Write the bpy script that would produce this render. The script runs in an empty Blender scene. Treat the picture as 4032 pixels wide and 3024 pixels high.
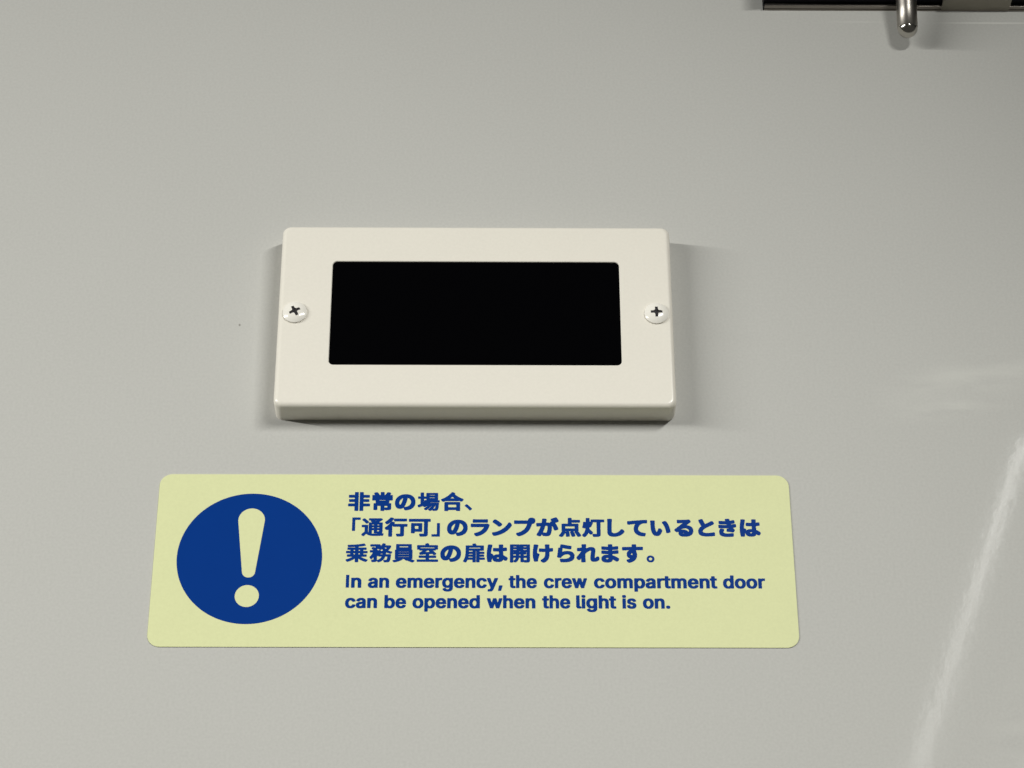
import bpy, bmesh, math, random
from mathutils import Vector, Matrix

random.seed(4)
sc = bpy.context.scene
COL = sc.collection
MM = 0.001
Z0 = 1.80            # height of the sign's lower edge above the floor, metres


def P(x, y, z):      # millimetres on the wall (x right, y out of the wall is negative, z up) to metres
    return Vector((x * MM, y * MM, Z0 + z * MM))


# ------------------------------------------------------------------ camera
F_PX, PITCH, YAW, ROLL = 9404.8, 0.5330, 0.0097, -0.0023
fw = Vector((math.sin(YAW) * math.cos(PITCH), math.cos(YAW) * math.cos(PITCH), math.sin(PITCH)))
rt = fw.cross(Vector((0, 0, 1))).normalized()
up = rt.cross(fw)
rt2 = rt * math.cos(ROLL) + up * math.sin(ROLL)
up2 = -rt * math.sin(ROLL) + up * math.cos(ROLL)
cd = bpy.data.cameras.new('camera')
cam = bpy.data.objects.new('camera', cd)
COL.objects.link(cam)
m = Matrix((rt2, up2, -fw)).transposed().to_4x4()
m.translation = P(5.729, -704.21, -314.96)
cam.matrix_world = m
cd.sensor_width = 36
cd.lens = F_PX / 4032 * 36
cd.clip_start = 0.01
cd.clip_end = 50
sc.camera = cam

# ------------------------------------------------------------------ world: dim interior of the carriage
w = bpy.data.worlds.new('World')
sc.world = w
w.use_nodes = True
nt = w.node_tree
bg = nt.nodes['Background']
tc = nt.nodes.new('ShaderNodeTexCoord')
sp = nt.nodes.new('ShaderNodeSeparateXYZ')
rp = nt.nodes.new('ShaderNodeValToRGB')
mr = nt.nodes.new('ShaderNodeMapRange')
nt.links.new(tc.outputs['Generated'], sp.inputs[0])
nt.links.new(sp.outputs['Z'], mr.inputs['Value'])
mr.inputs['From Min'].default_value = -1
mr.inputs['From Max'].default_value = 1
nt.links.new(mr.outputs[0], rp.inputs[0])
rp.color_ramp.elements[0].color = (0.34, 0.335, 0.30, 1)
rp.color_ramp.elements[0].position = 0.35
rp.color_ramp.elements[1].color = (0.12, 0.122, 0.115, 1)
rp.color_ramp.elements[1].position = 0.75
nt.links.new(rp.outputs[0], bg.inputs['Color'])
bg.inputs['Strength'].default_value = 0.19


# ------------------------------------------------------------------ the two rows of ceiling tubes running down the carriage
def lamp(name, near, far, width, power, lean):
    """a straight tube light from near to far (x, y, z in mm), leaning in towards the middle of the carriage"""
    n_, f_ = P(*near), P(*far)
    ld = bpy.data.lights.new(name, 'AREA')
    ld.shape = 'RECTANGLE'
    ld.size = width * MM
    ld.size_y = (f_ - n_).length
    ld.energy = power
    ld.color = (1.0, 0.995, 0.95)
    o = bpy.data.objects.new(name, ld)
    COL.objects.link(o)
    ey = (n_ - f_).normalized()
    lean = math.radians(lean)
    ez = Vector((math.sin(lean), 0, math.cos(lean)))
    ez = (ez - ey * ez.dot(ey)).normalized()
    ex = ey.cross(ez)
    mw = Matrix((ex, ey, ez)).transposed().to_4x4()
    mw.translation = (n_ + f_) / 2
    o.matrix_world = mw
    return o


lamp('ceiling_lamp', (287, -396, 300), (312.6, -1150, 300), 4, 8.8, 41)
lamp('ceiling_lamp', (-1200, -396, 300), (-1200, -1600, 300), 9, 30.5, -41)

sc.view_settings.view_transform = 'Standard'
sc.view_settings.look = 'None'
sc.view_settings.gamma = 1
sc.view_settings.exposure = 0
sc.view_settings.use_curve_mapping = False


# ------------------------------------------------------------------ helpers
def mat(name, col, rough=0.5, metal=0.0, spec=0.5, bump=0.0, bscale=900.0, vary=0.0, vscale=60.0, rvary=0.0, grain=0.0):
    mt = bpy.data.materials.new(name)
    mt.use_nodes = True
    n, l = mt.node_tree.nodes, mt.node_tree.links
    b = n['Principled BSDF']
    b.inputs['Base Color'].default_value = (*col, 1)
    b.inputs['Roughness'].default_value = rough
    b.inputs['Metallic'].default_value = metal
    b.inputs['Specular IOR Level'].default_value = spec
    t = n.new('ShaderNodeTexCoord')
    if bump:
        nz = n.new('ShaderNodeTexNoise')
        nz.inputs['Scale'].default_value = bscale
        nz.inputs['Detail'].default_value = 3
        l.new(t.outputs['Object'], nz.inputs['Vector'])
        bp = n.new('ShaderNodeBump')
        bp.inputs['Strength'].default_value = bump
        bp.inputs['Distance'].default_value = 0.0002
        l.new(nz.outputs['Fac'], bp.inputs['Height'])
        l.new(bp.outputs[0], b.inputs['Normal'])
    if vary:
        nz = n.new('ShaderNodeTexNoise')
        nz.inputs['Scale'].default_value = vscale
        nz.inputs['Detail'].default_value = 5
        l.new(t.outputs['Object'], nz.inputs['Vector'])
        mx = n.new('ShaderNodeMix')
        mx.data_type = 'RGBA'
        mx.inputs['A'].default_value = (*[c * (1 - vary) for c in col], 1)
        mx.inputs['B'].default_value = (*[min(1, c * (1 + vary)) for c in col], 1)
        l.new(nz.outputs['Fac'], mx.inputs['Factor'])
        l.new(mx.outputs['Result'], b.inputs['Base Color'])
        if grain:       # fine mottling of the sprayed paint
            g = n.new('ShaderNodeTexNoise')
            g.inputs['Scale'].default_value = 1100
            g.inputs['Detail'].default_value = 3
            l.new(t.outputs['Object'], g.inputs['Vector'])
            gm = n.new('ShaderNodeMapRange')
            gm.inputs['To Min'].default_value = 1 - 2 * grain
            gm.inputs['To Max'].default_value = 1 + 2 * grain
            l.new(g.outputs['Fac'], gm.inputs['Value'])
            vm = n.new('ShaderNodeVectorMath')
            vm.operation = 'SCALE'
            l.new(mx.outputs['Result'], vm.inputs[0])
            l.new(gm.outputs[0], vm.inputs['Scale'])
            l.new(vm.outputs[0], b.inputs['Base Color'])
        if rvary:
            r2 = n.new('ShaderNodeMapRange')
            r2.inputs['From Min'].default_value = 0.3
            r2.inputs['From Max'].default_value = 0.7
            r2.inputs['To Min'].default_value = rough - rvary
            r2.inputs['To Max'].default_value = rough + rvary
            l.new(nz.outputs['Fac'], r2.inputs['Value'])
            l.new(r2.outputs[0], b.inputs['Roughness'])
    return mt


def link(name, bm, mt, parent=None, smooth=True, angle=35, flat_front=False):
    me = bpy.data.meshes.new(name)
    bmesh.ops.recalc_face_normals(bm, faces=bm.faces)
    bm.to_mesh(me)
    bm.free()
    me.materials.append(mt)
    o = bpy.data.objects.new(name, me)
    COL.objects.link(o)
    if parent is not None:
        o.parent = parent
    if smooth:
        me.set_sharp_from_angle(angle=math.radians(angle))
        for p in me.polygons:
            p.use_smooth = not (flat_front and abs(p.normal.y) > 0.9999)
    return o


def tag(o, label, cat, kind=None, group=None):
    o['label'] = label
    if cat:
        o['category'] = cat
    if kind:
        o['kind'] = kind
    if group:
        o['group'] = group


def empty(name, loc):
    o = bpy.data.objects.new(name, None)
    COL.objects.link(o)
    o.location = loc
    o.empty_display_size = 0.02
    return o


def rrect(x0, x1, z0, z1, r, n=8):
    pts = []
    for cx, cz, a0 in ((x1 - r, z1 - r, 0), (x0 + r, z1 - r, 90), (x0 + r, z0 + r, 180), (x1 - r, z0 + r, 270)):
        for i in range(n + 1):
            a = math.radians(a0 + 90 * i / n)
            pts.append((cx + r * math.cos(a), cz + r * math.sin(a)))
    return pts


class Loc:           # builds in local millimetres around an origin (metres)
    def __init__(s, origin):
        s.o = origin

    def __call__(s, x, y, z):
        return P(x, y, z) - s.o


def loop(bm, L, pts, y):
    return [bm.verts.new(L(x, y, z)) for x, z in pts]


def bridge(bm, a, b):
    n = len(a)
    for i in range(n):
        j = (i + 1) % n
        bm.faces.new((a[i], a[j], b[j], b[i]))


def slab(bm, L, outline, y_back, y_front, bev=0.0, cap_back=True, seg=4):
    """outline(inset) -> points; a plate with a rounded front edge"""
    rings = [loop(bm, L, outline(0), y_back), loop(bm, L, outline(0), y_front + bev)]
    if bev:
        for i in range(1, seg + 1):
            a = math.pi / 2 * i / seg
            rings.append(loop(bm, L, outline(bev * (1 - math.cos(a))), y_front + bev * (1 - math.sin(a))))
    for a, b in zip(rings, rings[1:]):
        bridge(bm, a, b)
    bm.faces.new(rings[-1])
    if cap_back:
        bm.faces.new(rings[0][::-1])


# ------------------------------------------------------------------ materials
M_COVER = mat('cream_paint', (0.750, 0.718, 0.642), 0.25, 0, 0.35, bump=0.08, bscale=700, vary=0.015, vscale=40, grain=0.02)
M_SCREEN = mat('black_acrylic', (0.0012, 0.0012, 0.0016), 0.08, 0, 0.06)
M_SCREW = mat('painted_screw', (0.80, 0.775, 0.71), 0.18, 0, 0.5)
M_SLOT = mat('screw_recess', (0.03, 0.027, 0.03), 0.6, 0, 0.2)
M_YELLOW = mat('pale_yellow_vinyl', (0.660, 0.685, 0.388), 0.5, 0, 0.1, bump=0.05, bscale=600, vary=0.02, vscale=70, grain=0.025)
M_BLUE = mat('blue_ink', (0.001, 0.034, 0.215), 0.5, 0, 0.05, vary=0.03, vscale=80)
M_GLASS = mat('black_casing', (0.003, 0.003, 0.004), 0.4, 0, 0.08)
M_STEEL = mat('dull_steel', (0.26, 0.235, 0.21), 0.38, 1, 0.5, vary=0.18, vscale=120)
M_TAB = mat('grey_steel_plate', (0.30, 0.28, 0.235), 0.5, 1, 0.5, vary=0.08, vscale=90)
M_BRUSHED = mat('brushed_steel', (0.34, 0.32, 0.29), 0.37, 1, 0.5, vary=0.08, vscale=200)
M_CHROME = mat('polished_steel', (0.50, 0.48, 0.44), 0.14, 1, 0.5)


def wall_material():
    mt = mat('grey_wall_paint', (0.478, 0.476, 0.452), 0.062, 0, 0.0042, bump=0.065, bscale=300, vary=0.02, vscale=14, grain=0.045)
    n, l = mt.node_tree.nodes, mt.node_tree.links
    b = n['Principled BSDF']
    t = n.new('ShaderNodeTexCoord')
    col = b.inputs['Base Color'].links[0].from_socket

    def math_(op, a, c, clamp=False):
        q = n.new('ShaderNodeMath')
        q.operation = op
        q.use_clamp = clamp
        for i, v in enumerate((a, c)):
            if isinstance(v, (int, float)):
                q.inputs[i].default_value = v
            else:
                l.new(v, q.inputs[i])
        return q.outputs[0]

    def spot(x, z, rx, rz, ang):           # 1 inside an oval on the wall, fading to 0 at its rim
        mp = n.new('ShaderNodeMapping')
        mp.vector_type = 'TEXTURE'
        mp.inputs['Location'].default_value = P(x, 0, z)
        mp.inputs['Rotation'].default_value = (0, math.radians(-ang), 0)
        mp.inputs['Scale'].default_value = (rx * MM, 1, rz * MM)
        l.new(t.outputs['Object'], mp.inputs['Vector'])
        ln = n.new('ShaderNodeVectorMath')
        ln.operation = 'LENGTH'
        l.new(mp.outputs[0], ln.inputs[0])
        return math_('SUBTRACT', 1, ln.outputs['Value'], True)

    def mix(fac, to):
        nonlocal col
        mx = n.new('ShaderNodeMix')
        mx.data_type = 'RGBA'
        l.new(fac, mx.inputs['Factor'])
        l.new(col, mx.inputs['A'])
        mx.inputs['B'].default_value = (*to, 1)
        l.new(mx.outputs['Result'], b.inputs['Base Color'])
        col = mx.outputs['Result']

    # faint reflections painted into the wall colour as pale, noise-broken patches
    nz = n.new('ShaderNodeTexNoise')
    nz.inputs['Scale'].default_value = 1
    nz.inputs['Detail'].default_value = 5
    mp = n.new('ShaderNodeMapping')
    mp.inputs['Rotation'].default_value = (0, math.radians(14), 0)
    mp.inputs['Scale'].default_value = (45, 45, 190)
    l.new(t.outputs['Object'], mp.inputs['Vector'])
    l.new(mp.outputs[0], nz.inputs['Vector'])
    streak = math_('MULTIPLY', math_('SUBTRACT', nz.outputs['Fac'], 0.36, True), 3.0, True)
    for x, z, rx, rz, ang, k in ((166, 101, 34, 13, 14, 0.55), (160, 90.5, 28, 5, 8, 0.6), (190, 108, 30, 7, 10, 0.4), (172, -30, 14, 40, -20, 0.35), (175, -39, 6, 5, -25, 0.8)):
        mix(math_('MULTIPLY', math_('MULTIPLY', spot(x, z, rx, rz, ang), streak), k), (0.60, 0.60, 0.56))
    # thin pale line beside the rod
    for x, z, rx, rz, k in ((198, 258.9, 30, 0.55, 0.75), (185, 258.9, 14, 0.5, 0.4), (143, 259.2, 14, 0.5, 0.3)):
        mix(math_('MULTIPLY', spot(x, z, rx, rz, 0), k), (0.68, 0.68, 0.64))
    # tiny dirt specks
    for x, z, r in ((-81.9, 124.0, 0.5), ):
        mix(math_('MULTIPLY', spot(x, z, r, r * 1.3, 0), 1.1), (0.17, 0.16, 0.14))
    return mt


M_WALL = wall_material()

# ------------------------------------------------------------------ wall (its top edge rolls gently back towards the ceiling)
bm = bmesh.new()
zs = [-700, -300, 0, 150, 240] + [246 + 2 * i for i in range(30)]
xs = [-900, -300, 0, 300, 900]
rows = []
for z in zs:
    t = max(0.0, z - 285)
    y = 0.010 * t * t if t < 24 else 0.010 * 24 * 24 + 0.48 * (t - 24)
    rows.append([bm.verts.new(P(x, y, z)) for x in xs])
for a, b in zip(rows, rows[1:]):
    for i in range(len(xs) - 1):
        bm.faces.new((a[i], a[i + 1], b[i + 1], b[i]))
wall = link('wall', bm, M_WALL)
tag(wall, 'smooth pale grey painted wall behind the sticker and the black display box', 'wall', 'structure')
for p in wall.data.polygons:
    if p.normal.y > 0:
        wall.data.flip_normals()
        break

# ------------------------------------------------------------------ indicator box
org = P(0.05, 0, 122.7)
L = Loc(org)
box = empty('indicator_box', org)
tag(box, 'cream metal indicator box with a blank black display window, above the yellow sticker', 'indicator')
X0, X1, ZB, ZT, D = -67.8, 67.9, 86.0, 159.2, 9.8
BEV = 1.7
bm = bmesh.new()
out = lambda i: rrect(X0 + i, X1 - i, ZB + i, ZT - i, 3.0 - i * 0.7)
rings = [loop(bm, L, out(0), 0.3), loop(bm, L, out(0), -D + BEV)]
for i in range(1, 7):
    a = math.pi / 2 * i / 6
    rings.append(loop(bm, L, out(BEV * (1 - math.cos(a))), -D + BEV * (1 - math.sin(a))))
for a, b in zip(rings, rings[1:]):
    bridge(bm, a, b)
hole = lambda i: rrect(-49.72 - i, 49.78 + i, 102.27 - i, 144.16 + i, 1.6 + i)
h = [loop(bm, L, hole(0.3), -D), loop(bm, L, hole(0.09), -D + 0.09), loop(bm, L, hole(0), -D + 0.3), loop(bm, L, hole(0), -D + 1.2)]
bridge(bm, rings[-1], h[0])
for a, b in zip(h, h[1:]):
    bridge(bm, a, b)
link('cover', bm, M_COVER, box, angle=50, flat_front=True)
bm = bmesh.new()
slab(bm, L, lambda i: rrect(-50.5 + i, 50.5 - i, 101.5 + i, 145 - i, 1.6), -D + 2.4, -D + 0.5)
o = link('display_window', bm, M_SCREEN, box)


def screw(cx, cz, rot):
    R, H, RIM = 4.15, 1.1, 0.55
    bm = bmesh.new()
    bs = bmesh.new()
    N, K = 160, 56
    co, ins = [], []

    def cross(x, z):
        c, s = math.cos(-rot), math.sin(-rot)
        u, v = x * c - z * s, x * s + z * c
        u, v = abs(u), abs(v)
        if u < v:
            u, v = v, u
        return u < 2.0 and (v < 0.48 + 0.05 * (2.0 - u) or u + v < 1.35)
    for k in range(K + 1):
        r = R * k / K
        row = []
        for i in range(N):
            a = 2 * math.pi * i / N
            x, z = r * math.cos(a), r * math.sin(a)
            row.append((x, z, RIM + H * (1 - (r / R) ** 2.3)))
        co.append(row)
    V, S = {}, {}

    def vert(k, i, rec):
        x, z, h_ = co[k][i % N]
        key = (k, i % N if k else 0)
        d, b = (S, bs) if rec else (V, bm)
        if key not in d:
            hh = h_
            if rec:
                hh = h_ - 0.02 - min(0.9, 0.9 * max(0, 1 - math.hypot(x, z) / 2.6))
            d[key] = b.verts.new(L(cx + x, -D - hh, cz + z))
        return d[key]
    for k in range(K):
        for i in range(N):
            x = sum(co[a][b % N][0] for a, b in ((k, i), (k + 1, i), (k, i + 1), (k + 1, i + 1))) / 4
            z = sum(co[a][b % N][1] for a, b in ((k, i), (k + 1, i), (k, i + 1), (k + 1, i + 1))) / 4
            rec = cross(x, z)
            vs = [vert(k, i, rec), vert(k + 1, i, rec), vert(k + 1, i + 1, rec), vert(k, i + 1, rec)]
            vs = list(dict.fromkeys(vs))
            (bs if rec else bm).faces.new(vs)
    base = [bm.verts.new(L(cx + R * math.cos(2 * math.pi * i / N), -D + 0.1, cz + R * math.sin(2 * math.pi * i / N))) for i in range(N)]
    rim = [vert(K, i, False) for i in range(N)]
    bridge(bm, base, rim)
    for b in (bm, bs):          # put the origin on the screw's own centre
        bmesh.ops.translate(b, verts=b.verts, vec=-L(cx, -D, cz))
    s_ = link('screw', bm, M_SCREW, box, angle=40)
    s_.location = L(cx, -D, cz)
    link('cross_recess', bs, M_SLOT, s_, smooth=False)
    return s_


s1 = screw(-62.0, 122.9, math.radians(28))
s1['label'] = 'screw with its cross slot turned askew'
s2 = screw(62.15, 122.9, math.radians(1))
s2['label'] = 'screw with its cross slot upright'

# ------------------------------------------------------------------ sticker
org = P(0, 0, 33.5)
L = Loc(org)
bm = bmesh.new()
TH = 0.28
slab(bm, L, lambda i: rrect(-105 + i, 105 - i, 2.1 + i, 65.05 - i, 4.2 - i, 10), 0.05, -TH, 0.06, seg=2)
stk = link('warning_sticker', bm, M_YELLOW, None, angle=30, flat_front=True)
stk.location = org
tag(stk, 'pale yellow notice sticker with a blue exclamation disc and blue Japanese and English text', 'sticker')


def flat(bm, L, pts, y):
    vs = loop(bm, L, pts, y)
    bm.faces.new(vs)


bm = bmesh.new()
CX, CZ, CR = -73.64, 33.9, 23.8
flat(bm, L, [(CX + CR * math.cos(2 * math.pi * i / 160), CZ + CR * math.sin(2 * math.pi * i / 160)) for i in range(160)], -TH - 0.03)
disc = link('blue_disc', bm, M_BLUE, stk, smooth=False)
bm = bmesh.new()
pts = []
za, ra, zb, rb, xa = 47.74, 4.38, 28.91, 2.15, -73.66
tilt = math.asin((ra - rb) / (za - zb))
for i in range(41):
    a = -tilt + (math.pi + 2 * tilt) * i / 40
    pts.append((xa + ra * math.cos(a), za + ra * math.sin(a)))
for i in range(25):
    a = math.pi + tilt + (math.pi - 2 * tilt) * i / 24
    pts.append((xa + rb * math.cos(a), zb + rb * math.sin(a)))
flat(bm, L, pts, -TH - 0.06)
flat(bm, L, [(-73.75 + 3.92 * math.cos(2 * math.pi * i / 64), 20.1 + 3.92 * math.sin(2 * math.pi * i / 64)) for i in range(64)], -TH - 0.06)
link('exclamation_mark', bm, M_YELLOW, disc, smooth=False)


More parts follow.
